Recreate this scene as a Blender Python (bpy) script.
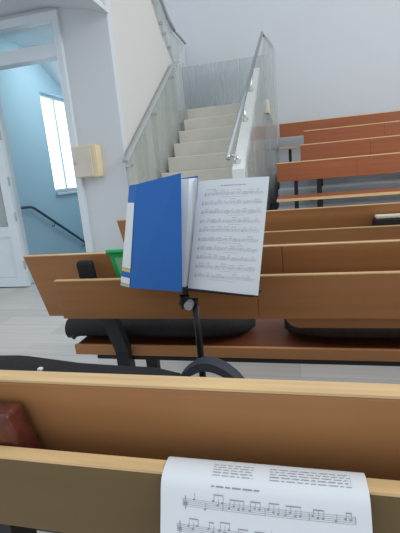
import bpy, bmesh, math, random
from mathutils import Vector, Matrix
random.seed(7)
for o in list(bpy.data.objects):
    bpy.data.objects.remove(o, do_unlink=True)
SC = bpy.context.scene
COL = SC.collection
R = math.radians

# ---------------------------------------------------------------- camera
CAM_LOC = Vector((0, 0, 1.15))
PITCH, ROLL, YAW = R(13), R(-5), R(14)
cp, sp, cw, sw = math.cos(PITCH), math.sin(PITCH), math.cos(YAW), math.sin(YAW)
fwd = Vector((-sw * cp, cw * cp, -sp)); rt = Vector((cw, sw, 0)); up = rt.cross(fwd)
r2 = rt * math.cos(ROLL) + up * math.sin(ROLL)
u2 = -rt * math.sin(ROLL) + up * math.cos(ROLL)
cd = bpy.data.cameras.new('camera'); cam = bpy.data.objects.new('camera', cd); COL.objects.link(cam)
m = Matrix((r2, u2, -fwd)).transposed().to_4x4(); m.translation = CAM_LOC
cam.matrix_world = m
cd.sensor_fit = 'VERTICAL'; cd.sensor_height = 36; cd.lens = 36 * 400 / 533
cd.clip_start = 0.02; cd.clip_end = 200
SC.camera = cam

# ---------------------------------------------------------------- world, lights, exposure
w = bpy.data.worlds.new('sky'); SC.world = w; w.use_nodes = True
bg = w.node_tree.nodes['Background']
bg.inputs[0].default_value = (0.86, 0.93, 1.0, 1); bg.inputs[1].default_value = 0.75

def area(name, loc, target, sx, sy, power, col):
    ld = bpy.data.lights.new(name, 'AREA'); ld.shape = 'RECTANGLE'; ld.size = sx; ld.size_y = sy
    ld.energy = power; ld.color = col
    o = bpy.data.objects.new(name, ld); COL.objects.link(o); o.location = loc
    o.rotation_euler = (Vector(target) - Vector(loc)).to_track_quat('-Z', 'Y').to_euler()
    return o
area('hall_fill', (5.5, 2.5, 4.6), (0, 3.5, 0.6), 4.0, 2.0, 170, (1.0, 0.95, 0.88))  # unseen area lamp added to brighten the hall; no window stands here
area('stairwell_fill', (-3.2, 7.0, 3.3), (-4.2, 7.0, 0.0), 1.2, 2.0, 30, (0.85, 0.95, 1.0))  # unseen lamp added under the stairwell ceiling to brighten the blue walls
vs = SC.view_settings
vs.view_transform = 'Standard'; vs.look = 'None'; vs.gamma = 1; vs.use_curve_mapping = False
vs.exposure = 0.32

# ---------------------------------------------------------------- materials
def srgb(r, g, b):
    f = lambda c: (c / 255 / 12.92) if c <= 10 else ((c / 255 + 0.055) / 1.055) ** 2.4
    return (f(r), f(g), f(b), 1)
def mat(name, col, rough=0.6, metal=0.0, var=0.06, scale=(6, 6, 6), spec=0.4, bump=0.0):
    mt = bpy.data.materials.new(name); mt.use_nodes = True
    nt = mt.node_tree; b = nt.nodes['Principled BSDF']
    b.inputs['Roughness'].default_value = rough; b.inputs['Metallic'].default_value = metal
    b.inputs['Specular IOR Level'].default_value = spec
    tc = nt.nodes.new('ShaderNodeTexCoord'); mp = nt.nodes.new('ShaderNodeMapping')
    mp.inputs['Scale'].default_value = scale
    nz = nt.nodes.new('ShaderNodeTexNoise'); nz.inputs['Detail'].default_value = 4; nz.inputs['Scale'].default_value = 1
    rp = nt.nodes.new('ShaderNodeValToRGB')
    k0, k1 = 1 - var, 1 + var
    rp.color_ramp.elements[0].position = 0.3; rp.color_ramp.elements[1].position = 0.7
    rp.color_ramp.elements[0].color = (col[0] * k0, col[1] * k0, col[2] * k0, 1)
    rp.color_ramp.elements[1].color = (min(1, col[0] * k1), min(1, col[1] * k1), min(1, col[2] * k1), 1)
    L = nt.links.new
    L(tc.outputs['Object'], mp.inputs['Vector']); L(mp.outputs['Vector'], nz.inputs['Vector'])
    L(nz.outputs['Fac'], rp.inputs['Fac']); L(rp.outputs['Color'], b.inputs['Base Color'])
    if bump:
        bp = nt.nodes.new('ShaderNodeBump'); bp.inputs['Strength'].default_value = bump; bp.inputs['Distance'].default_value = 0.01
        L(nz.outputs['Fac'], bp.inputs['Height']); L(bp.outputs['Normal'], b.inputs['Normal'])
    return mt
GRAIN = (1.5, 60, 45)
M = dict(
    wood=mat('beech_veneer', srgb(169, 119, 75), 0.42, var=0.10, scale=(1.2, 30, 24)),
    wood_shaded=mat('beech_veneer_shaded', srgb(108, 88, 54), 0.5, var=0.10, scale=(2.0, 14, 9)),  # darker copy of the beech: shade on the nearest rack front put into colour
    wood_edge=mat('pale_wood_edge', srgb(216, 182, 132), 0.4, var=0.12, scale=(7, 90, 90)),
    wood_red=mat('red_brown_veneer', srgb(150, 84, 48), 0.45, var=0.10, scale=(1.0, 30, 40)),
    wood_seat=mat('seat_veneer', srgb(100, 56, 38), 0.35, var=0.10, scale=(1.2, 30, 24)),
    black=mat('black_steel', srgb(26, 27, 30), 0.45),
    cloth=mat('black_nylon', srgb(30, 31, 34), 0.8, var=0.2, scale=(60, 60, 60), bump=0.2),
    strap=mat('charcoal_webbing', srgb(52, 58, 66), 0.6, var=0.1, scale=(80, 80, 80)),
    wall=mat('white_plaster', srgb(206, 211, 216), 0.9, var=0.015, scale=(1, 1, 1)),
    cream=mat('cream_plaster', srgb(206, 207, 204), 0.9, var=0.015, scale=(1, 1, 1)),
    blue_wall=mat('pale_blue_plaster', srgb(172, 202, 214), 0.85, var=0.02, scale=(1, 1, 1)),
    pvc=mat('white_plastic', srgb(214, 224, 230), 0.35, var=0.02),
    stone=mat('cream_stone', srgb(216, 212, 202), 0.6, var=0.05, scale=(5, 5, 5)),
    white=mat('white_paint', srgb(222, 224, 222), 0.6, var=0.02),
    under=mat('grey_panel', srgb(186, 188, 186), 0.5, var=0.10, scale=(0.2, 14, 0.3)),
    chrome=mat('brushed_steel', srgb(200, 204, 206), 0.22, metal=1.0, var=0.03),
    dark_steel=mat('dark_rail', srgb(70, 88, 104), 0.35, metal=0.5),
    paper=mat('paper', srgb(224, 229, 233), 0.8, var=0.015, scale=(8, 8, 8)),
    ink_pale=mat('faint_ink', srgb(172, 176, 182), 0.8, var=0.1),
    ink=mat('ink', srgb(150, 154, 160), 0.8, var=0.1),
    blue=mat('blue_plastic', srgb(0, 96, 176), 0.5, var=0.04),
    green=mat('green_plastic', srgb(30, 170, 95), 0.4, var=0.05),
    green_pale=mat('pale_green_plastic', srgb(130, 190, 140), 0.4, var=0.05),
    yellow=mat('yellow_print', srgb(214, 190, 120), 0.6),
    leather=mat('brown_leather', srgb(92, 46, 36), 0.25, var=0.35, scale=(45, 45, 45), bump=0.3),
    page=mat('page_edges', srgb(214, 206, 190), 0.7, var=0.08, scale=(10, 10, 300)),
    boxwood=mat('cabinet_cream', srgb(226, 208, 172), 0.5, var=0.05),
    boxface=mat('cabinet_face', srgb(206, 200, 186), 0.5, var=0.04),
    grey=mat('grey_plastic', srgb(168, 170, 170), 0.4),
    seat_shade_form=mat('dark_brown_shade', srgb(40, 28, 24), 0.9, var=0.2, scale=(30, 30, 30)),
    carpet=mat('tier_laminate', srgb(172, 178, 184), 0.5, var=0.16, scale=(2, 12, 12)),
)
def floor_mat():
    mt = bpy.data.materials.new('grey_laminate_planks'); mt.use_nodes = True
    nt = mt.node_tree; b = nt.nodes['Principled BSDF']; b.inputs['Roughness'].default_value = 0.42
    tc = nt.nodes.new('ShaderNodeTexCoord')
    br = nt.nodes.new('ShaderNodeTexBrick'); br.inputs['Scale'].default_value = 1
    br.inputs['Brick Width'].default_value = 1.3; br.inputs['Row Height'].default_value = 0.19
    br.inputs['Mortar Size'].default_value = 0.002
    br.inputs['Color1'].default_value = srgb(216, 212, 207); br.inputs['Color2'].default_value = srgb(200, 197, 193)
    br.inputs['Mortar'].default_value = srgb(178, 176, 174)
    mp = nt.nodes.new('ShaderNodeMapping'); mp.inputs['Scale'].default_value = (1.2, 22, 1)
    nz = nt.nodes.new('ShaderNodeTexNoise'); nz.inputs['Scale'].default_value = 1; nz.inputs['Detail'].default_value = 5
    mx = nt.nodes.new('ShaderNodeMixRGB'); mx.blend_type = 'MULTIPLY'; mx.inputs[0].default_value = 0.5
    rp = nt.nodes.new('ShaderNodeValToRGB'); rp.color_ramp.elements[0].color = (0.6, 0.6, 0.6, 1); rp.color_ramp.elements[0].position = 0.3
    L = nt.links.new
    L(tc.outputs['Object'], br.inputs['Vector']); L(tc.outputs['Object'], mp.inputs['Vector']); L(mp.outputs[0], nz.inputs['Vector'])
    L(nz.outputs['Fac'], rp.inputs['Fac']); L(br.outputs['Color'], mx.inputs[1]); L(rp.outputs['Color'], mx.inputs[2])
    L(mx.outputs[0], b.inputs['Base Color'])
    return mt
M['floor'] = floor_mat()
def glass_mat(name, tint, amount, refl_bands=0.0):
    # thin tinted glazing: mostly see-through with a faint film and a mirror sheen; optional tint bands paint in vertical reflections
    mt = bpy.data.materials.new(name); mt.use_nodes = True
    nt = mt.node_tree; nt.nodes.clear(); L = nt.links.new
    out = nt.nodes.new('ShaderNodeOutputMaterial')
    tr = nt.nodes.new('ShaderNodeBsdfTransparent'); tr.inputs[0].default_value = (0.965, 0.98, 0.975, 1)
    df = nt.nodes.new('ShaderNodeBsdfDiffuse'); df.inputs[0].default_value = tint
    gl = nt.nodes.new('ShaderNodeBsdfGlossy'); gl.inputs['Roughness'].default_value = 0.14
    m1 = nt.nodes.new('ShaderNodeMixShader'); m2 = nt.nodes.new('ShaderNodeMixShader')
    lw = nt.nodes.new('ShaderNodeLayerWeight'); lw.inputs[0].default_value = 0.5
    pw = nt.nodes.new('ShaderNodeMath'); pw.operation = 'POWER'; pw.inputs[1].default_value = 4.0; L(lw.outputs['Facing'], pw.inputs[0])
    fr = nt.nodes.new('ShaderNodeMapRange'); fr.inputs[3].default_value = 0.03; fr.inputs[4].default_value = 0.45; L(pw.outputs[0], fr.inputs[0])
    if refl_bands:
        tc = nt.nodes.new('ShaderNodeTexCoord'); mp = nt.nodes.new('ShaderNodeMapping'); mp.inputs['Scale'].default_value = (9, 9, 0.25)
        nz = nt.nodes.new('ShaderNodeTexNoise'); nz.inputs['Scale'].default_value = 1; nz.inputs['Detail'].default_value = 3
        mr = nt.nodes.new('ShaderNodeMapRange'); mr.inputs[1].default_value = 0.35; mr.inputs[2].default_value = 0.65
        mr.inputs[3].default_value = max(0, amount - refl_bands); mr.inputs[4].default_value = amount + refl_bands
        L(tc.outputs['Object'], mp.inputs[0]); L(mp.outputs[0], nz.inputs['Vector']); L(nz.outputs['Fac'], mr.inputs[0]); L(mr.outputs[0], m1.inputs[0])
    else:
        m1.inputs[0].default_value = amount
    L(tr.outputs[0], m1.inputs[1]); L(df.outputs[0], m1.inputs[2])
    L(fr.outputs[0], m2.inputs[0]); L(m1.outputs[0], m2.inputs[1]); L(gl.outputs[0], m2.inputs[2]); L(m2.outputs[0], out.inputs[0])
    return mt
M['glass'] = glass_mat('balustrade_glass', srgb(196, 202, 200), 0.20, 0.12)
M['glass_frost'] = glass_mat('landing_glass', srgb(190, 198, 200), 0.34, 0.15)
M['pane'] = glass_mat('window_glass', srgb(235, 245, 250), 0.05)
def lit_pane():
    mt = bpy.data.materials.new('daylit_frosted_window'); mt.use_nodes = True
    b = mt.node_tree.nodes['Principled BSDF']; b.inputs['Base Color'].default_value = (0.8, 0.9, 1, 1)
    b.inputs['Emission Color'].default_value = (0.86, 0.95, 1.0, 1); b.inputs['Emission Strength'].default_value = 1.7
    return mt
M['lit_pane'] = lit_pane()
M['sleeve'] = glass_mat('green_sleeve', srgb(110, 200, 130), 0.75)

# ---------------------------------------------------------------- mesh helpers
class MB:
    def __init__(s): s.v = []; s.f = []
    def add(s, vs, fs):
        n = len(s.v); s.v += [Vector(v) for v in vs]; s.f += [tuple(i + n for i in f) for f in fs]; return s
    def box(s, x0, x1, y0, y1, z0, z1):
        return s.hexa([(x0, y0, z0), (x1, y0, z0), (x1, y1, z0), (x0, y1, z0)], [(x0, y0, z1), (x1, y0, z1), (x1, y1, z1), (x0, y1, z1)])
    def hexa(s, b, t): return s.loft([b, t])
    def loft(s, rings, cap=True):
        n = len(rings[0]); vs = [p for r in rings for p in r]; fs = []
        for k in range(len(rings) - 1):
            for i in range(n):
                j = (i + 1) % n
                fs.append((k * n + i, k * n + j, (k + 1) * n + j, (k + 1) * n + i))
        if cap:
            fs.append(tuple(range(n))[::-1]); fs.append(tuple((len(rings) - 1) * n + i for i in range(n)))
        return s.add(vs, fs)
    def prism(s, poly, vec):
        vec = Vector(vec); return s.loft([[Vector(p) for p in poly], [Vector(p) + vec for p in poly]])
    def tube(s, pts, rad, n=12, flat=None):
        pts = [Vector(p) for p in pts]; rings = []; prev = None
        for i, p in enumerate(pts):
            t = ((pts[min(i + 1, len(pts) - 1)] - p).normalized() + (p - pts[max(i - 1, 0)]).normalized()).normalized()
            if prev is None:
                a = Vector((0, 0, 1)) if abs(t.z) < 0.9 else Vector((1, 0, 0))
                u = t.cross(a).normalized()
            else: u = (prev - t * prev.dot(t)).normalized()
            prev = u; v = t.cross(u)
            r = rad[i] if isinstance(rad, (list, tuple)) else rad
            ra, rb = (r, r) if flat is None else (r, r * flat)
            rings.append([p + u * math.cos(2 * math.pi * k / n) * ra + v * math.sin(2 * math.pi * k / n) * rb for k in range(n)])
        return s.loft(rings)
    def build(s, name, m, parent=None, bevel=0.0, smooth=False, sub=0):
        me = bpy.data.meshes.new(name); me.from_pydata([tuple(v) for v in s.v], [], s.f); me.validate()
        bm = bmesh.new(); bm.from_mesh(me); bmesh.ops.recalc_face_normals(bm, faces=bm.faces); bm.to_mesh(me); bm.free()
        o = bpy.data.objects.new(name, me); COL.objects.link(o)
        me.materials.append(M[m] if isinstance(m, str) else m)
        if smooth:
            for p in me.polygons: p.use_smooth = True
        if bevel:
            b = o.modifiers.new('bevel', 'BEVEL'); b.width = bevel; b.segments = 2; b.limit_method = 'ANGLE'; b.angle_limit = R(35)
        if sub:
            b = o.modifiers.new('sub', 'SUBSURF'); b.levels = sub; b.render_levels = sub
        if parent: put(o, parent)
        return o
def put(o, parent):
    o.parent = parent
    if parent.type == 'EMPTY': o.matrix_parent_inverse = Matrix.Translation(-parent.location)
    elif parent.parent is not None: o.matrix_parent_inverse = Matrix.Identity(4)
    return o
def tag(o, label, cat, group=None):
    o['label'] = label; o['category'] = cat
    if group: o['group'] = group
    return o
def thing(name, loc, label, cat, group=None):
    o = bpy.data.objects.new(name, None); COL.objects.link(o); o.location = loc; o.empty_display_size = 0.1
    return tag(o, label, cat, group)
def struct(o): o['kind'] = 'structure'; return o
def sub(mb, name, m, parent, **k):
    # a sub-part: parent is a mesh part whose own vertices are in world coordinates
    o = mb.build(name, m, None, **k); o.parent = parent; return o
def rounded(x0, x1, h0, h1, r_left=0.0, r_right=0.0, n=6):
    # outline in (x, h), h down; lower corners rounded
    P = [(x0, h0), (x1, h0)]
    if r_right:
        P += [(x1 - r_right + r_right * math.cos(a), h1 - r_right + r_right * math.sin(a)) for a in [math.pi / 2 * k / n for k in range(n + 1)]]
    else: P.append((x1, h1))
    if r_left:
        P += [(x0 + r_left - r_left * math.sin(a), h1 - r_left + r_left * math.cos(a)) for a in [math.pi / 2 * k / n for k in range(n + 1)]]
    else: P.append((x0, h1))
    return P
def leaning(mb, outline, y, z, lean, th):
    # board outline (x,h) hung down from (y,z); lean = how far +Y goes per metre down (negative: bottom nearer); th towards +Y
    L = math.hypot(1, lean); dy, dz = lean / L, -1 / L
    n = Vector((0, -dz, dy)) * th
    return mb.prism([(x, y + h * dy, z + h * dz) for x, h in outline], n)

# ---------------------------------------------------------------- setting
struct(MB().prism([(-6.5, -3, -0.12), (6.5, -3, -0.12), (6.5, 8.42, -0.12), (-2.0, 8.42, -0.12), (-2.0, 4.2, -0.12), (-6.5, 4.2, -0.12)], (0, 0, 0.12)).build('floor', 'floor'))
struct(MB().box(-6.5, 6.5, 8.42, 8.62, -2.0, 7.0).build('wall_rear', 'wall'))
# door wall with an opening, and the spine wall beside the stairs
YW = 4.15
dw = MB()
dw.prism([(-6.5, YW, 0), (-3.26, YW, 0), (-3.26, YW, 2.83), (-2.32, YW, 2.83), (-2.32, YW, 0), (-1.76, YW, 0), (-1.76, YW, 5.2), (-6.5, YW, 5.2)], (0, 0.12, 0))
struct(dw.build('wall_left', 'wall'))
sp_ = MB()
sp_.prism([(-1.76, YW + 0.121, 0), (-1.76, 6.55, 0), (-1.76, 6.55, 2.86), (-1.76, 6.0, 3.42), (-1.76, YW + 0.121, 5.2)], (-0.12, 0, 0))
struct(sp_.build('wall_spine', 'cream'))
# soffit of the gallery above the door wall
so = MB()
so.prism([(-6.5, 0, 2.93), (-2.4, 0, 2.93), (-1.98, 0, 2.85), (-1.73, 0, 2.765), (-1.73, 0, 2.80), (-1.98, 0, 3.1), (-6.5, 0, 3.1)], (0, 1.4, 0))
for v in so.v: v.y += YW - 1.402
struct(so.build('ceiling', 'wall'))

# stairwell behind the door
struct(MB().prism([(-4.6, YW + 0.12, -1.6), (-4.6, 7.21, -1.6), (-4.6, 7.21, 3.6), (-4.6, YW + 0.12, 3.6)], (-0.25, 0, 0))
       .box(-4.85, -4.6, 7.21, 8.40, -1.6, 1.03).box(-4.85, -4.6, 7.21, 8.40, 2.93, 3.6).box(-4.85, -4.6, 8.40, 8.415, -1.6, 3.6)
       .build('wall_stairwell', 'blue_wall'))
struct(MB().box(-2.14, -2.02, YW + 0.13, 8.41, -1.6, 3.6).build('wall_stairwell_right', 'wall'))
struct(MB().box(-4.6, -2.15, 8.40, 8.418, -1.6, 3.6).build('wall_stairwell_rear', 'blue_wall'))
struct(MB().prism([(-4.6, YW + 0.12, 3.6), (-4.6, 7.04, 3.6), (-4.6, 8.395, 2.86), (-4.6, 8.395, 3.05), (-4.6, 7.1, 3.75), (-4.6, YW + 0.12, 3.75)], (2.44, 0, 0))
       .build('ceiling_stairwell', 'pvc'))
struct(MB().box(-4.6, -2.1, YW + 0.12, 8.3, -1.75, -1.6).build('floor_stairwell', 'floor'))

# window of the stairwell: frame with two casements and panes
win = MB()
def frame_x(mb, x0, x1, ya, yb, z0, z1, wd, mids=()):
    # rectangular frame in a plane of constant X, bars butt-jointed
    mb.box(x0, x1, ya, ya + wd, z0, z1).box(x0, x1, yb - wd, yb, z0, z1)
    cuts = [ya + wd] + [c for m_ in mids for c in (m_ - 0.03, m_ + 0.03)] + [yb - wd]
    for m_ in mids: mb.box(x0, x1, m_ - 0.03, m_ + 0.03, z0, z1)
    for a, b in zip(cuts[::2], cuts[1::2]): mb.box(x0, x1, a, b, z0, z0 + wd).box(x0, x1, a, b, z1 - wd, z1)
frame_x(win, -4.80, -4.72, 7.211, 8.399, 1.031, 2.929, 0.06, (7.84,))
w1 = struct(win.build('window_1', 'pvc'))
for y0, y1 in ((7.275, 7.805), (7.875, 8.335)):
    sub(MB().box(-4.764, -4.756, y0, y1, 1.095, 2.865), 'pane', 'lit_pane', w1)
sub(MB().box(-4.72, -4.54, 7.19, 8.395, 0.985, 1.03), 'sill', 'pvc', w1)

# door frame with transom bar, and door leaf swung open flat along the wall
df = MB()
FY0, FY1 = YW - 0.05, YW + 0.13
df.box(-2.35, -2.28, FY0, FY1, 0.001, 2.88).box(-3.31, -3.24, FY0, FY1, 0.001, 2.88)
df.box(-3.24, -2.35, FY0, FY1, 2.80, 2.88)
df.box(-3.24, -2.35, YW - 0.04, YW + 0.10, 2.46, 2.59)
fr = struct(df.build('trim_1', 'pvc'))
sub(MB().box(-3.235, -2.355, YW + 0.03, YW + 0.04, 2.592, 2.798), 'transom_pane', 'pane', fr)
y0, y1 = YW - 0.13, YW - 0.07
dl = MB()
x0, x1 = -4.02, -3.14
dl.box(x0, x0 + 0.11, y0, y1, 0.015, 2.44).box(x1 - 0.11, x1, y0, y1, 0.015, 2.44)
for za, zb in ((0.015, 0.13), (0.62, 0.74), (2.32, 2.44)): dl.box(x0 + 0.11, x1 - 0.11, y0, y1, za, zb)
door = struct(dl.build('door_1', 'pvc'))
sub(MB().box(x0 + 0.112, x1 - 0.112, y0 + 0.02, y1 - 0.02, 0.132, 0.618), 'lower_panel', 'pvc', door)
sub(MB().box(x0 + 0.112, x1 - 0.112, y0 + 0.022, y1 - 0.022, 0.742, 2.318), 'glazing', 'glass_frost', door)
for z in (0.28, 0.85, 1.25, 1.75):
    h = sub(MB().tube([(x1 + 0.012, y0 - 0.004, z - 0.05), (x1 + 0.012, y0 - 0.004, z + 0.05)], 0.011), 'hinge', 'grey', door)

# stairwell handrail on the blue wall
hr = MB().tube([(-4.53, 5.7, 0.86), (-4.53, 6.25, 0.835), (-4.53, 6.36, 0.80), (-4.53, 8.26, -0.30)], 0.024)
hrail = tag(hr.build('handrail', 'dark_steel', smooth=True), 'dark metal handrail sloping down the pale blue stairwell wall', 'handrail')
for y, z in ((5.85, 0.83), (6.9, 0.46), (7.9, -0.12)):
    sub(MB().tube([(-4.6, y, z - 0.05), (-4.55, y, z - 0.05), (-4.53, y, z)], 0.009), 'bracket', 'dark_steel', hrail)

# small wall cabinet
cb = MB().box(-2.29, -2.02, YW - 0.12, YW, 1.215, 1.545)
cab = tag(cb.build('wall_cabinet', 'boxwood', bevel=0.004), 'small cream wall cabinet fixed beside the doorway', 'cabinet')
dr = sub(MB().box(-2.285, -2.075, YW - 0.142, YW - 0.121, 1.225, 1.535), 'cabinet_door', 'boxface', cab, bevel=0.003)
dr['label'] = 'greyish cabinet door'
sub(MB().tube([(-2.265, YW - 0.165, 1.37), (-2.265, YW - 0.142, 1.37)], 0.011), 'knob', 'grey', cab)

# ---------------------------------------------------------------- stairs (lower flight up to a landing)
NR = 11; RISE = 0.2; RUN = 0.35; YL = 6.83; ZL = 2.2
XS0, XS1 = -1.68, -0.592
st = thing('staircase', (-1.15, YL - 10 * RUN, 0), 'pale stone staircase rising past the glass balustrades to a landing', 'staircase')
for k in range(NR - 1):
    ys = YL - (10 - k) * RUN
    MB().box(XS0, XS1, ys, ys + RUN + 0.03 if k < NR - 2 else YL - 0.001, k * RISE if k else 0.001, (k + 1) * RISE).build('step', 'stone', st, bevel=0.012)
MB().box(-2.0, -0.36, YL, 8.415, ZL - 0.2, ZL).build('landing', 'stone', st)
par = MB()  # white sloping side wall (parapet) on the right of the flight
def zpar(y): return 1.11 + (y - 3.9) * 0.53
par.prism([(-0.59, 4.0, 0.001), (-0.59, YL + 0.05, 0.001), (-0.59, YL + 0.05, zpar(YL + 0.05)), (-0.59, 4.0, zpar(4.0))], (0.12, 0, 0))
par.build('parapet', 'white', st)
MB().box(-0.50, -0.44, YL + 0.06, 8.41, 0.001, ZL - 0.201).build('landing_wall', 'under', st)
MB().prism([(-0.468, 4.05, 0.001), (-0.468, YL + 0.05, 0.001), (-0.468, YL + 0.05, zpar(YL) - 0.06), (-0.468, 4.05, zpar(4.05) - 0.06)], (0.012, 0, 0)).build('side_cladding', 'under', st)

# left balustrade: glass, flat top rail
lb = thing('glass_balustrade', (-1.66, 4.0, 0), 'glass balustrade with grey rail along the cream wall on the left of the stairs', 'balustrade')
PLl, PLh = Vector((-1.7, 4.01, 1.34)), Vector((-1.7, 6.19, 2.73))
g = [(-1.68, 4.03, 0.45), (-1.68, 6.8, 2.05), (-1.68, 6.8, 2.9), (-1.68, 6.2, 2.70), (-1.68, 4.03, 1.31)]
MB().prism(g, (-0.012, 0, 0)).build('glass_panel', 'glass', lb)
MB().tube([PLl, PLh, (-1.7, 6.55, 2.86)], 0.035, n=8, flat=0.45).build('top_rail', 'grey', lb)
for t in (0.04, 0.5, 0.95):
    p = PLl.lerp(PLh, t); MB().tube([(p.x + 0.02, p.y + 0.06, p.z - 0.1), (-1.757, p.y + 0.06, p.z - 0.1)], 0.016).build('clamp', 'chrome', lb)
# upper flight balustrade above the spine wall
ub = thing('glass_balustrade', (-1.70, 6.5, 2.9), 'glass balustrade of the upper flight with steel rail above the cream wall', 'balustrade')
g = [(-1.72, 6.72, 2.30), (-1.72, 7.05, 3.22), (-1.72, 6.5, 3.24), (-1.72, 5.85, 3.52), (-1.72, 5.2, 4.3), (-1.72, 5.1, 4.0), (-1.72, 5.8, 3.30)]
g = [(-1.73, 6.57, 2.80), (-1.73, 7.12, 3.26), (-1.73, 6.56, 3.26), (-1.73, 6.1, 3.50), (-1.73, 5.4, 4.15), (-1.73, 5.2, 3.9), (-1.73, 6.0, 3.1)]
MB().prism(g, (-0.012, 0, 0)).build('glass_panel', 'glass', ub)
MB().tube([(-1.70, 7.13, 3.28), (-1.70, 6.50, 3.29)], 0.021).build('top_rail', 'chrome', ub, smooth=True)
MB().tube([(-1.70, 6.50, 3.29), (-1.70, 6.20, 3.37), (-1.70, 5.85, 3.56), (-1.70, 5.0, 4.25)], 0.026).build('sloping_rail', 'grey', ub, smooth=True)
for y, z in ((6.25, 3.0), (6.05, 3.12), (5.92, 3.22), (5.7, 3.42)):
    MB().tube([(-1.70, y, z), (-1.757, y, z)], 0.02).build('clamp', 'chrome', ub)

# right balustrade: posts on the parapet, round rail, glass outside
rb = thing('glass_balustrade', (-0.55, 4.1, 0), 'glass balustrade with round steel rail and posts on the right of the stairs', 'balustrade')
A = Vector((-0.635, 4.1, 1.30)); B = Vector((-0.42, 6.98, 3.2)); C = Vector((-0.31, 7.83, 3.2))
MB().tube([A + Vector((0, -0.02, -0.03)), A, B], 0.024).build('top_rail', 'chrome', rb, smooth=True)
MB().tube([B, C], 0.024).build('landing_rail', 'chrome', rb, smooth=True)
for y in (4.12, 5.05, 5.95):
    t = (y - A.y) / (B.y - A.y); p = A.lerp(B, t)
    MB().tube([(-0.545, y, zpar(y)), (-0.55, y, zpar(y) + 0.06), (p.x, y, p.z)], 0.018).build('post', 'chrome', rb, smooth=True)
    MB().tube([(-0.545, y, zpar(y) - 0.012), (-0.545, y, zpar(y) + 0.03)], 0.032).build('post_foot', 'chrome', rb)
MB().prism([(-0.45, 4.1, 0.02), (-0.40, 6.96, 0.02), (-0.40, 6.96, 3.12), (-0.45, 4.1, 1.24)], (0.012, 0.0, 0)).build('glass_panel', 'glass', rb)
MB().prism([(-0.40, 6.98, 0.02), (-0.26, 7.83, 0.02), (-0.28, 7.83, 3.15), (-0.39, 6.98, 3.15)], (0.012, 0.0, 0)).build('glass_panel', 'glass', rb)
# landing glass
lg = thing('glass_balustrade', (-1.3, 8.0, ZL), 'frosted glass panels standing at the back of the stair landing', 'balustrade')
for a, b in ((-2.05, -1.43), (-1.41, -0.95), (-0.93, -0.40)):
    MB().box(a, b, 8.0, 8.012, ZL + 0.02, 3.14).build('glass_panel', 'glass_frost', lg)
for x in (-1.42, -0.94): MB().box(x - 0.03, x + 0.03, 7.985, 8.027, ZL, ZL + 0.14).build('clamp', 'chrome', lg)
gx = MB().loft([[(-1.98, 7.5, ZL + 0.001), (-1.52, 7.5, ZL + 0.001), (-1.52, 7.8, ZL + 0.001), (-1.98, 7.8, ZL + 0.001)],
                [(-1.96, 7.52, ZL + 0.10), (-1.50, 7.52, ZL + 0.06), (-1.52, 7.78, ZL + 0.06), (-1.98, 7.78, ZL + 0.12)]])
tag(gx.build('mat', 'grey', bevel=0.02), 'low grey mat lying on the stair landing', 'mat')

# ---------------------------------------------------------------- tiers and the orange-brown pews facing us
TZ = [0.30, 0.54, 0.79, 1.02]; TB = [5.5, 6.3, 7.1, 7.9]
for i, (z, yb) in enumerate(zip(TZ, TB)):
    struct(MB().box(-0.25, 6.0, yb - 0.62, (TB[i + 1] - 0.62) if i < 3 else 8.418, 0.001, z).build('floor_tier', 'carpet'))
def far_pew(xl, xr, yb, zf, joint, label, legs, post=0.72):
    t = thing('pew', (xl, yb, zf), label, 'pew', 'orange-brown pews on the tiers')
    top = zf + 0.90
    for a, b in ((xl, joint - 0.0005), (joint + 0.0005, xr)):
        mb = MB(); leaning(mb, [(a, 0.012), (b, 0.012), (b, 0.245), (a, 0.245)], yb, top, -0.10, 0.02)
        p = mb.build('backrest', 'wood_red', t, bevel=0.003)
        mb = MB(); leaning(mb, [(a, 0), (b, 0), (b, 0.013), (a, 0.013)], yb - 0.001, top, -0.10, 0.022)
        sub(mb, 'top_edge', 'wood_edge', p)['label'] = 'pale top edge'
        p.matrix_parent_inverse = Matrix.Translation(-t.location)
    s = MB().prism([(xl, yb - 0.40, zf + 0.425), (xl, yb - 0.40, zf + 0.458), (xl, yb - 0.02, zf + 0.475), (xl, yb - 0.02, zf + 0.44)], (xr - xl, 0, 0)).build('seat', 'wood_red', t, bevel=0.003)
    e = MB().box(xl, xr, yb - 0.425, yb - 0.401, zf + 0.428, zf + 0.460); sub(e, 'seat_edge', 'wood_edge', s)['label'] = 'pale front edge of the seat'
    for x in legs:
        lg_ = MB().box(x - 0.025, x + 0.025, yb + 0.01, yb + 0.05, zf + 0.001, zf + (post if x == legs[0] else 0.72))
        lg_.box(x - 0.025, x + 0.025, yb - 0.36, yb + 0.01, zf + 0.37, zf + 0.418).box(x - 0.025, x + 0.025, yb - 0.30, yb - 0.26, zf + 0.001, zf + 0.37)
        lg_.build('leg', 'black', t)
far_pew(-0.22, 5.8, 5.5, TZ[0], 0.77, 'lowest orange-brown pew in front of the tiers, its whole back and seat in view', (0.02, 0.31, 2.5, 4.5))
far_pew(0.10, 5.8, 6.3, TZ[1], 1.06, 'second orange-brown pew up the tiers, behind the lowest one and shorter', (0.35, 2.5, 4.5))
far_pew(0.17, 5.8, 7.1, TZ[2], 1.40, 'third orange-brown pew up the tiers, just in front of the topmost one', (0.42, 2.5, 4.5))
far_pew(-0.238, 5.8, 7.9, TZ[3], 0.66, 'topmost orange-brown pew against the wall, with its left seat end showing', (-0.06, 2.5, 4.5), 0.42)

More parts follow.
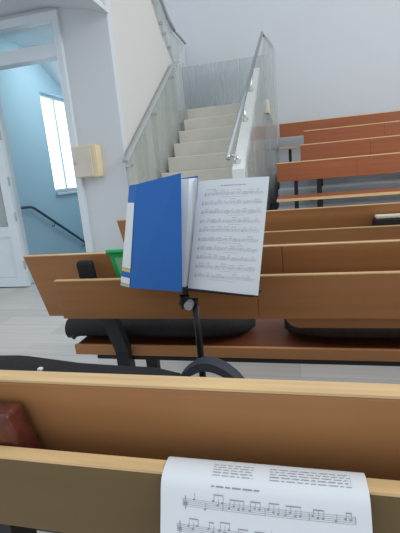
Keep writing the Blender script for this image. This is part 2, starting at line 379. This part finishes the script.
# ---------------------------------------------------------------- the three near pews seen from behind
def near_pew(label, xl, xr, yr, zr, yb, zb, rack_x, th_b, th_r, lean, joint=None, wood='wood', hb=0.27, hr=0.155, front='wood', joint_b=None, bracket=None):
    t = thing('pew', (xl, yb, 0), label, 'pew', 'brown pews with book racks seen from behind')
    segs = [(xl, joint_b - 0.0003, hb, 0.0), (joint_b + 0.0003, xr, hb + 0.05, 0.05)] if joint else [(xl, xr, hb, 0.0)]
    for a, b, h, rad in segs:
        mb = MB(); leaning(mb, [(x + (0.022 if a == xl and q > 0.1 and x < xl + 0.01 else 0), q) for x, q in rounded(a, b, 0.003, h, rad)], yb, zb, lean, th_b); p = mb.build('backrest', wood, t, bevel=0.003)
        mb = MB(); leaning(mb, [(a, -0.001), (b, -0.001), (b, 0.0022), (a, 0.0022)], yb - 0.0005, zb, 0.0, th_b + 0.001)
        sub(mb, 'top_edge', 'wood_edge', p)['label'] = 'pale top edge'
    rl = lean * 0.6
    rsegs = [(rack_x, joint - 0.0003, 0.0, 0), (joint + 0.0003, xr, 0, 0)] if joint else [(rack_x, xr, 0.0, 0)]
    for a, b, rad, _ in rsegs:
        mb = MB(); leaning(mb, rounded(a, b, 0.003, hr, rad), yr, zr, rl, th_r); p = mb.build('book_rack_front', front, t, bevel=0.003)
        mb = MB(); leaning(mb, [(a, -0.001), (b, -0.001), (b, 0.0022), (a, 0.0022)], yr - 0.0005, zr, 0.0, th_r + 0.001)
        sub(mb, 'top_edge', 'wood_edge', p)['label'] = 'pale top edge'
    # trough bottom between rack front and back
    zf = zr - hr + 0.03
    ya = yr + rl * (hr - 0.03) + th_r; yc = yb + lean * (zb - zf)
    MB().box(rack_x + 0.08, xr, ya - 0.002, yc + 0.003, zf - 0.012, zf).build('trough_bottom', wood, t)
    ys = yb + 0.25
    s = MB().prism([(xl, ys, 0.405), (xl, ys, 0.450), (xl, ys + 0.34, 0.455), (xl, ys + 0.34, 0.41)], (xr - xl, 0, 0)).build('seat', 'wood_seat', t, bevel=0.003)
    sub(MB().box(xl - 0.002, xr, ys - 0.018, ys - 0.0005, 0.408, 0.455), 'seat_edge', 'wood', s, bevel=0.003)['label'] = 'lighter rear edge of the seat'
    MB().box(xl + 0.1, xr, ys - 0.012, ys + 0.03, 0.388, 0.404).build('seat_beam', 'black', t)
    if bracket: MB().box(bracket - 0.04, bracket + 0.04, yr + 0.028, yb + 0.017, zb - 0.275, zf - 0.013).build('bracket', 'black', t)
    xs = [xl + 0.24, (xl + xr) / 2, xr - 0.25]
    for x in xs:
        yt = yb + lean * (hb - 0.02) - 0.012; zt = zb - hb + 0.06
        lg_ = MB(); lg_.prism([(x - 0.03, yt, zt), (x - 0.03, yt + 0.012, zt - 0.10), (x - 0.03, ys + 0.05, 0.0), (x - 0.03, ys + 0.01, 0.0), (x - 0.03, yt - 0.02, zt - 0.04)], (0.06, 0, 0))
        lg_ = MB(); lg_.loft([[(x - 0.03, yt + 0.035, zt), (x + 0.03, yt + 0.035, zt), (x + 0.03, yt + 0.06, zt), (x - 0.03, yt + 0.06, zt)],
                              [(x - 0.03, ys - 0.05, 0.44), (x + 0.03, ys - 0.05, 0.44), (x + 0.03, ys - 0.004, 0.44), (x - 0.03, ys - 0.004, 0.44)],
                              [(x - 0.03, ys - 0.02, 0.0), (x + 0.03, ys - 0.02, 0.0), (x + 0.03, ys + 0.03, 0.0), (x - 0.03, ys + 0.03, 0.0)]])
        lg_.build('leg', 'black', t)
        MB().box(x - 0.03, x + 0.03, ys + 0.26, ys + 0.30, 0.0, 0.404).build('leg', 'black', t)
    return t
near_pew('nearest brown pew holding the draped sheet music and a leather book in its rack', -0.975, 2.2, 0.347, 0.84, 0.402, 0.91, -0.80, 0.024, 0.017, 0.10, None, 'wood', 0.27, 0.111, 'wood_shaded', bracket=-0.432)
near_pew('middle brown pew directly behind the music stand, holding a green wallet in its rack', -0.977, 2.6, 1.155, 0.84, 1.252, 0.91, -0.80, 0.024, 0.018, 0.24, -0.12, 'wood', 0.262, 0.145, 'wood', -0.045)
near_pew('far brown pew in front of the tiers, with a black book resting in its rack', -0.977, 3.2, 1.995, 0.84, 2.08, 0.935, -0.80, 0.024, 0.018, 0.24)

# ---------------------------------------------------------------- printed music helper
def music(surf, name, parent, systems, v0, dv, title, seed, u0=0.09, u1=0.93, thick=0.0005, ink='ink'):
    # surf(u, v, lift) -> point, u,v in metres from the sheet's top left corner
    rnd = random.Random(seed); mb = MB()
    W = 0.21
    def quad(ua, va, ub, vb):
        n = max(1, int(abs(ub - ua) / 0.03)); 
        for i in range(n):
            a = ua + (ub - ua) * i / n; b = ua + (ub - ua) * (i + 1) / n
            mb.add([surf(a, va, 0.0005), surf(b, va, 0.0005), surf(b, vb, 0.0005), surf(a, vb, 0.0005)], [(0, 1, 2, 3)])
    def words(ua, ub, v, h):
        x = ua
        while x < ub:
            l = rnd.uniform(0.003, 0.010); quad(x, v, min(x + l, ub), v + h); x += l + 0.0018
    for t in title: words(*t)
    for s in range(systems):
        v = v0 + s * dv; a = W * u0 + (0.006 if s == 0 else 0); b = W * u1
        for k in range(5): quad(a, v + k * 0.0017, b, v + k * 0.0017 + thick * 0.55)
        for q in range(5): x = a + (b - a) * q / 4; quad(x, v, x + 0.0005, v + 0.0068)
        # treble clef: curl and stem
        quad(a + 0.0025, v - 0.003, a + 0.0033, v + 0.010); quad(a + 0.0012, v + 0.003, a + 0.0048, v + 0.0062)
        x = a + 0.011
        while x < b - 0.004:
            n = rnd.choice((1, 2, 3, 4)); pos = rnd.uniform(0.0, 0.0068)
            xs = []
            for i in range(n):
                if x > b - 0.004: break
                pp = min(0.008, max(-0.001, pos + rnd.uniform(-0.0025, 0.0025)))
                quad(x, v + pp - 0.0008, x + 0.0021, v + pp + 0.0008)
                quad(x + 0.0017, v + pp - 0.0062, x + 0.0021, v + pp); xs.append((x, pp)); x += 0.0048
            if len(xs) > 1:
                m_ = min(p for _, p in xs) - 0.0062
                quad(xs[0][0] + 0.0017, v + m_, xs[-1][0] + 0.0021, v + m_ + 0.001)
            x += rnd.choice((0.002, 0.004, 0.007))
        if rnd.random() < 0.6: words(a + rnd.uniform(0.02, 0.1), a + 0.13, v + 0.0115, 0.0008)
    o = mb.build(name, ink, None); o.parent = parent; return o

# sheet draped over the front rack
def sheet_surf():
    # profile in (Y,Z) measured along v
    prof = [(0.374, 0.8385), (0.370, 0.8415), (0.362, 0.8425), (0.352, 0.8425), (0.342, 0.8400), (0.336, 0.832), (0.328, 0.812), (0.317, 0.786), (0.306, 0.756), (0.297, 0.725), (0.291, 0.69), (0.288, 0.65), (0.288, 0.60)]
    s = [0]
    for a, b in zip(prof, prof[1:]): s.append(s[-1] + math.hypot(b[0] - a[0], b[1] - a[1]))
    def f(u, v, lift=0.0):
        v = min(max(v, 0), s[-1] - 1e-6)
        for i in range(len(s) - 1):
            if s[i] <= v <= s[i + 1]: break
        k = (v - s[i]) / (s[i + 1] - s[i]); a, b = Vector(prof[i]), Vector(prof[i + 1])
        p = a.lerp(b, k); d = (b - a).normalized(); n = Vector((d.y, -d.x)) * -1
        if n.x > 0 and n.y < 0: n = -n
        n = Vector((d.y, -d.x)); n = n if (n.y > 0 or n.x < 0) else -n
        ux = -0.148 + u * 0.99
        wav = 0.003 * math.sin(u / 0.21 * math.pi) * min(1, v / 0.1)
        return Vector((ux + 0.004 * v / 0.3, p.x + n.x * lift - wav, p.y + n.y * lift))
    return f, s[-1]
sf, slen = sheet_surf()
mb = MB(); NU, NV = 14, 40
g = [[sf(0.21 * i / NU, slen * j / NV) for i in range(NU + 1)] for j in range(NV + 1)]
mb.add([p for r in g for p in r], [(j * (NU + 1) + i, j * (NU + 1) + i + 1, (j + 1) * (NU + 1) + i + 1, (j + 1) * (NU + 1) + i) for j in range(NV) for i in range(NU)])
sh = mb.build('sheet_music', 'paper', None, smooth=True)
tag(sh, 'white printed music sheet draped over the rack of the nearest pew', 'sheet music', 'printed music sheets')
music(sf, 'printed_music', sh, 8, 0.052, 0.0245,
      [(0.055, 0.098, 0.012 + 0.0035 * k, 0.0007) for k in range(5)] + [(0.115, 0.195, 0.012 + 0.0035 * k, 0.0007) for k in range(5)] + [(0.055, 0.105, 0.037, 0.0014)], 3)

# leather book in the front rack
bk = MB().loft([[(-0.52, 0.371, 0.76), (-0.325, 0.371, 0.76), (-0.325, 0.407, 0.76), (-0.52, 0.407, 0.76)],
                [(-0.545, 0.366, 0.882), (-0.352, 0.366, 0.882), (-0.352, 0.398, 0.882), (-0.545, 0.398, 0.882)]])
tag(bk.build('book', 'leather', None, bevel=0.004), 'reddish brown leather book standing in the rack of the nearest pew', 'book')

# ---------------------------------------------------------------- music stand with binder and sheet
MSX, MSY = -0.276, 1.03
ms = thing('music_stand', (MSX, MSY, 0), 'black music stand between the two nearest pews holding a blue binder', 'music stand')
MB().tube([(MSX, MSY, 0.16), (MSX - 0.002, MSY, 0.70), (MSX - 0.004, MSY, 0.80)], [0.011, 0.010, 0.010]).build('pole', 'black', ms, smooth=True)
MB().tube([(MSX, MSY, 0.02), (MSX, MSY, 0.45)], 0.0145).build('lower_tube', 'black', ms, smooth=True)
cl = MB().tube([(MSX - 0.032, MSY - 0.006, 0.825), (MSX - 0.032, MSY - 0.006, 0.79)], 0.014)
cl.tube([(MSX - 0.045, MSY - 0.004, 0.805), (MSX + 0.004, MSY - 0.004, 0.805)], 0.012).tube([(MSX - 0.034, MSY, 0.80), (MSX - 0.03, MSY + 0.02, 0.87)], 0.009)
cl.build('clamp', 'black', ms)
MB().tube([(MSX - 0.015, MSY - 0.034, 0.803), (MSX - 0.015, MSY - 0.010, 0.804)], 0.0125, n=16).build('knob', 'grey', ms)['label'] = 'grey clamp knob'
for a in (90, 210, 330):
    c, s = math.cos(R(a)), math.sin(R(a))
    MB().tube([(MSX, MSY, 0.20), (MSX + c * 0.10, MSY + s * 0.10, 0.14), (MSX + c * 0.24, MSY + s * 0.24, 0.010)], 0.009).build('leg', 'black', ms)
# yawed desk frame: origin at sheet's bottom left corner
SA = R(-20); eu = Vector((math.cos(SA), math.sin(SA), 0)); ev0 = Vector((math.sin(R(20)), math.cos(R(20)), 0))
LEAN = R(19); ev = (Vector((0, 0, 1)) * math.cos(LEAN) + ev0 * math.sin(LEAN)); en = eu.cross(ev)
TW = R(0.4); eu, ev = eu * math.cos(TW) - ev * math.sin(TW), ev * math.cos(TW) + eu * math.sin(TW)   # en faces the camera
if en.y > 0: en = -en
SO = Vector((-0.292, 1.013, 0.8495))
def desk_pt(u, v, n): return SO + eu * u + ev * v + en * n
mb = MB(); mb.hexa([desk_pt(-0.10, -0.004, -0.022), desk_pt(0.20, -0.004, -0.022), desk_pt(0.20, -0.004, -0.019), desk_pt(-0.10, -0.004, -0.019)],
                   [desk_pt(-0.10, 0.26, -0.022), desk_pt(0.20, 0.26, -0.022), desk_pt(0.20, 0.26, -0.019), desk_pt(-0.10, 0.26, -0.019)])
mb.build('desk', 'black', ms)
mb = MB(); mb.prism([(-0.45, 1.07, 0.841), (-0.30, 1.005, 0.845), (-0.105, 0.938, 0.845), (-0.09, 0.985, 0.845), (-0.26, 1.06, 0.845), (-0.44, 1.115, 0.841)], (0, 0, 0.004))
mb.build('ledge', 'black', ms)
# single sheet on the right
def stand_surf(u, v, lift=0.0):
    bow = 0.004 * math.sin(u / 0.21 * math.pi)
    return desk_pt(u, 0.297 - v, lift + bow)
mb = MB(); NU = 10
g = [[stand_surf(0.21 * i / NU, 0.297 * j / 6) for i in range(NU + 1)] for j in range(7)]
mb.add([p for r in g for p in r], [(j * (NU + 1) + i, j * (NU + 1) + i + 1, (j + 1) * (NU + 1) + i + 1, (j + 1) * (NU + 1) + i) for j in range(6) for i in range(NU)])
s2 = mb.build('sheet_music', 'paper', None, smooth=True)
tag(s2, 'white printed music sheet standing on the music stand beside the blue binder', 'sheet music', 'printed music sheets')
music(stand_surf, 'printed_music', s2, 10, 0.036, 0.0245, [(0.075, 0.15, 0.016, 0.0026), (0.03, 0.06, 0.026, 0.0012)], 5, ink='ink_pale')
# blue binder standing half open
bd = thing('binder', (-0.40, 1.05, 0.849), 'bright blue ring binder standing half open on the music stand', 'binder')
zb0, zb1 = 0.850, 1.142
def vwall(p, q, z0, z1, th, tilt=0.075, dz=(0, 0), db=(0, 0), tx=(0.018, 0.018)):
    # upright board from p to q (XY) leaning back by tilt over its height
    p, q = Vector((*p, 0)), Vector((*q, 0)); n = Vector((-(q - p).y, (q - p).x, 0)).normalized() * th
    T = Vector((tx[0], tilt, 0)); T2 = Vector((tx[1], tilt, 0))
    b = [p, q, q + n, p + n]
    return MB().hexa([v + Vector((0, 0, z0 + d)) for v, d in zip(b, (db[0], db[1], db[1], db[0]))], [p + T + Vector((0, 0, z1 + dz[0])), q + T2 + Vector((0, 0, z1 + dz[1])), q + n + T2 + Vector((0, 0, z1 + dz[1])), p + n + T + Vector((0, 0, z1 + dz[0]))])
Lp, Rp, Sp, Bp = (-0.474, 1.043), (-0.297, 0.968), (-0.519, 1.073), (-0.285, 1.06)
vwall(Lp, Rp, zb0, zb1, 0.003, dz=(-0.006, 0.014), db=(-0.006, 0.003), tx=(0.026, 0.006)).build('front_cover', 'blue', bd)
spn = vwall(Sp, Lp, zb0, zb1, 0.003, dz=(-0.008, -0.006), db=(-0.010, -0.006), tx=(0.036, 0.026)).build('spine', 'blue', bd)
def along(a, b, t): return (a[0] + (b[0] - a[0]) * t, a[1] + (b[1] - a[1]) * t)
def spine_patch(name, m, t0, t1, h0, h1):
    p, q = along(Sp, Lp, t0), along(Sp, Lp, t1)
    n = Vector((-(Lp[1] - Sp[1]), Lp[0] - Sp[0], 0)).normalized() * -0.0022
    H = zb1 - zb0
    f = lambda a, h: Vector((a[0], a[1], zb0 - 0.008 + H * h)) + Vector((0.036 - 0.010 * (a[0] - Sp[0]) / (Lp[0] - Sp[0]), 0.075, 0)) * h + n
    mb = MB().add([f(p, h0), f(q, h0), f(q, h1), f(p, h1)], [(0, 1, 2, 3)])
    o = mb.build(name, m, None); o.parent = spn; return o
spine_patch('label', 'paper', 0.06, 0.94, 0.19, 0.83)['label'] = 'white spine label'
spine_patch('label', 'yellow', 0.06, 0.94, 0.155, 0.185)['label'] = 'yellow stripe on the spine'
spine_patch('label', 'paper', 0.06, 0.94, 0.04, 0.10)['label'] = 'pale stripe on the spine'
spine_patch('label', 'yellow', 0.06, 0.94, 0.012, 0.035)['label'] = 'lower yellow stripe on the spine'
vwall(Sp, Bp, zb0 - 0.006, zb1, 0.003, dz=(-0.012, 0.003), tx=(0.040, 0.018)).build('back_cover', 'blue', bd)
mb = MB(); ring0 = []; ring1 = []
pts = [(-0.43, 1.05), (-0.38, 1.04), (-0.33, 1.015), (-0.30, 1.02), (-0.286, 1.04), (-0.279, 1.030)]
for i in range(len(pts) - 1):
    a, b = pts[i], pts[i + 1]; T = (0.018, 0.075)
    mb.add([(a[0], a[1], zb0 + 0.001), (b[0], b[1], zb0 + 0.001), (b[0] + T[0], b[1] + T[1], zb1 - 0.002), (a[0] + T[0], a[1] + T[1], zb1 - 0.002)], [(0, 1, 2, 3)])
mb.build('pages', 'paper', bd)

# ---------------------------------------------------------------- things in the racks
gc = MB().loft([[(-0.722, 1.205, 0.735), (-0.670, 1.205, 0.735), (-0.670, 1.235, 0.735), (-0.722, 1.235, 0.735)],
                [(-0.733, 1.195, 0.885), (-0.678, 1.195, 0.885), (-0.678, 1.225, 0.885), (-0.733, 1.225, 0.885)],
                [(-0.729, 1.200, 0.896), (-0.682, 1.200, 0.896), (-0.682, 1.220, 0.896), (-0.729, 1.220, 0.896)]])
tag(gc.build('spectacle_case', 'cloth', None, bevel=0.005), 'small black case standing in the rack of the middle pew', 'case')
gw = thing('document_wallet', (-0.55, 1.22, 0.74), 'green plastic document wallet standing in the rack behind the blue binder', 'document wallet')
gp = [(-0.585, 0.735), (-0.40, 0.735), (-0.42, 0.918), (-0.621, 0.918)]
def inner(k0, k1): return [(-0.573, 0.76), (-0.41, 0.76), (-0.432, 0.898), (-0.600, 0.898)]
MB().prism([(x, 1.225 + (0.9 - z) * 0.05, z) for x, z in gp], (0, 0.006, 0)).build('cover', 'green', gw, bevel=0.002)
MB().prism([(x, 1.2245 + (0.9 - z) * 0.05, z) for x, z in inner(0, 0)], (0, -0.001, 0)).build('pocket', 'green_pale', gw)['label'] = 'paler green pocket'
MB().tube([(-0.625, 1.222, 0.920), (-0.42, 1.222, 0.920)], 0.008).build('binding', 'green', gw)
bb = thing('book', (0.36, 2.04, 0.84), 'thick black book with pale page edges lying on the rack of the far pew', 'book')
z0 = 0.836
MB().box(0.362, 0.60, 2.016, 2.078, z0, z0 + 0.036).build('cover', 'black', bb, bevel=0.006)
MB().box(0.370, 0.60, 2.020, 2.072, z0 + 0.0365, z0 + 0.052).build('page_block', 'page', bb, bevel=0.005)['label'] = 'pale page edges'

# ---------------------------------------------------------------- soft bags
def blob(path, n=20):
    # path rows: (x, y, z, half depth, half height); ellipses in the YZ plane, flattened below
    rings = []
    for x, y, z, a, b in path:
        rings.append([(x, y + a * math.cos(t), z + b * math.sin(t)) for t in [2 * math.pi * k / n for k in range(n)]])
    return MB().loft(rings)
gb = thing('instrument_bag', (-0.6, 0.78, 0.456), 'long black padded instrument bag lying on the seat of the nearest pew', 'bag')
path = [(-1.08, 0.77, 0.60, 0.03, 0.04), (-1.05, 0.77, 0.605, 0.10, 0.12), (-0.95, 0.77, 0.61, 0.13, 0.15), (-0.70, 0.77, 0.612, 0.135, 0.155), (-0.55, 0.77, 0.604, 0.13, 0.146),
        (-0.42, 0.77, 0.602, 0.125, 0.144), (-0.34, 0.77, 0.602, 0.12, 0.144), (-0.28, 0.77, 0.598, 0.11, 0.136), (-0.22, 0.77, 0.575, 0.10, 0.115), (-0.10, 0.77, 0.56, 0.09, 0.10), (-0.02, 0.77, 0.56, 0.06, 0.07), (0.0, 0.77, 0.56, 0.02, 0.03)]
path = [(x, y, 0.455 + (z - 0.455) * 0.93, a, b * 0.93) for x, y, z, a, b in path]
bag = blob(path).build('bag_body', 'cloth', gb, smooth=True)
zp = MB().tube([(x, y - a * 0.75, z + b * 0.68) for x, y, z, a, b in path[1:9]], 0.005)
zp.build('piping', 'strap', gb, smooth=True)
MB().box(-0.592, -0.583, 0.735, 0.745, 0.7385, 0.7435).build('zip_pull', 'paper', gb)['label'] = 'small white zip pull'
arch = [(-0.285, 0.63), (-0.268, 0.69), (-0.245, 0.722), (-0.205, 0.745), (-0.165, 0.738), (-0.125, 0.707), (-0.09, 0.65)]
sm = []
for i in range(len(arch) - 1):
    for k in range(4):
        t = k / 4; p0 = arch[max(i - 1, 0)]; p1 = arch[i]; p2 = arch[i + 1]; p3 = arch[min(i + 2, len(arch) - 1)]
        sm.append([0.5 * (2 * p1[c] + (p2[c] - p0[c]) * t + (2 * p0[c] - 5 * p1[c] + 4 * p2[c] - p3[c]) * t * t + (3 * p1[c] - p0[c] - 3 * p2[c] + p3[c]) * t ** 3) for c in (0, 1)])
sm = [(x - 0.008, z) for x, z in sm]
rings = [[(x, 0.78, z), (x, 0.82, z - 0.002), (x, 0.82, z - 0.006), (x, 0.78, z - 0.02)] for x, z in sm]
MB().loft(rings).build('carry_strap', 'strap', gb)['label'] = 'arched charcoal carry strap'

bg2 = thing('shoulder_bag', (-0.6, 1.63, 0.456), 'soft black bag lying along the seat of the middle pew', 'bag')
path = [(-1.045, 1.55, 0.50, 0.02, 0.025), (-1.035, 1.56, 0.505, 0.045, 0.047), (-1.01, 1.58, 0.512, 0.07, 0.055), (-0.98, 1.62, 0.517, 0.12, 0.060), (-0.85, 1.64, 0.525, 0.15, 0.068), (-0.6, 1.64, 0.53, 0.155, 0.073),
        (-0.40, 1.64, 0.53, 0.155, 0.073), (-0.28, 1.65, 0.525, 0.13, 0.068), (-0.22, 1.67, 0.51, 0.10, 0.053), (-0.19, 1.68, 0.50, 0.04, 0.03)]
blob(path).build('bag_body', 'cloth', bg2, smooth=True)
MB().tube([(-1.01, 1.535, 0.535), (-0.98, 1.525, 0.50), (-1.0, 1.525, 0.475), (-1.03, 1.54, 0.49)], 0.012).build('strap', 'black', bg2, smooth=True)
ct = blob([(-0.06, 1.66, 0.50, 0.03, 0.03), (-0.03, 1.65, 0.508, 0.10, 0.045), (0.10, 1.65, 0.513, 0.145, 0.052), (0.5, 1.65, 0.516, 0.15, 0.055), (1.0, 1.65, 0.513, 0.15, 0.052), (1.2, 1.65, 0.508, 0.12, 0.046), (1.25, 1.65, 0.50, 0.03, 0.03)])  # soft dark form added to stand in for shade on the seat
tag(ct.build('seat_shade_form', 'seat_shade_form', None, smooth=True), 'dark brown form added as shade on the seat of the middle pew, beside the black bag', 'seat_shade_form')
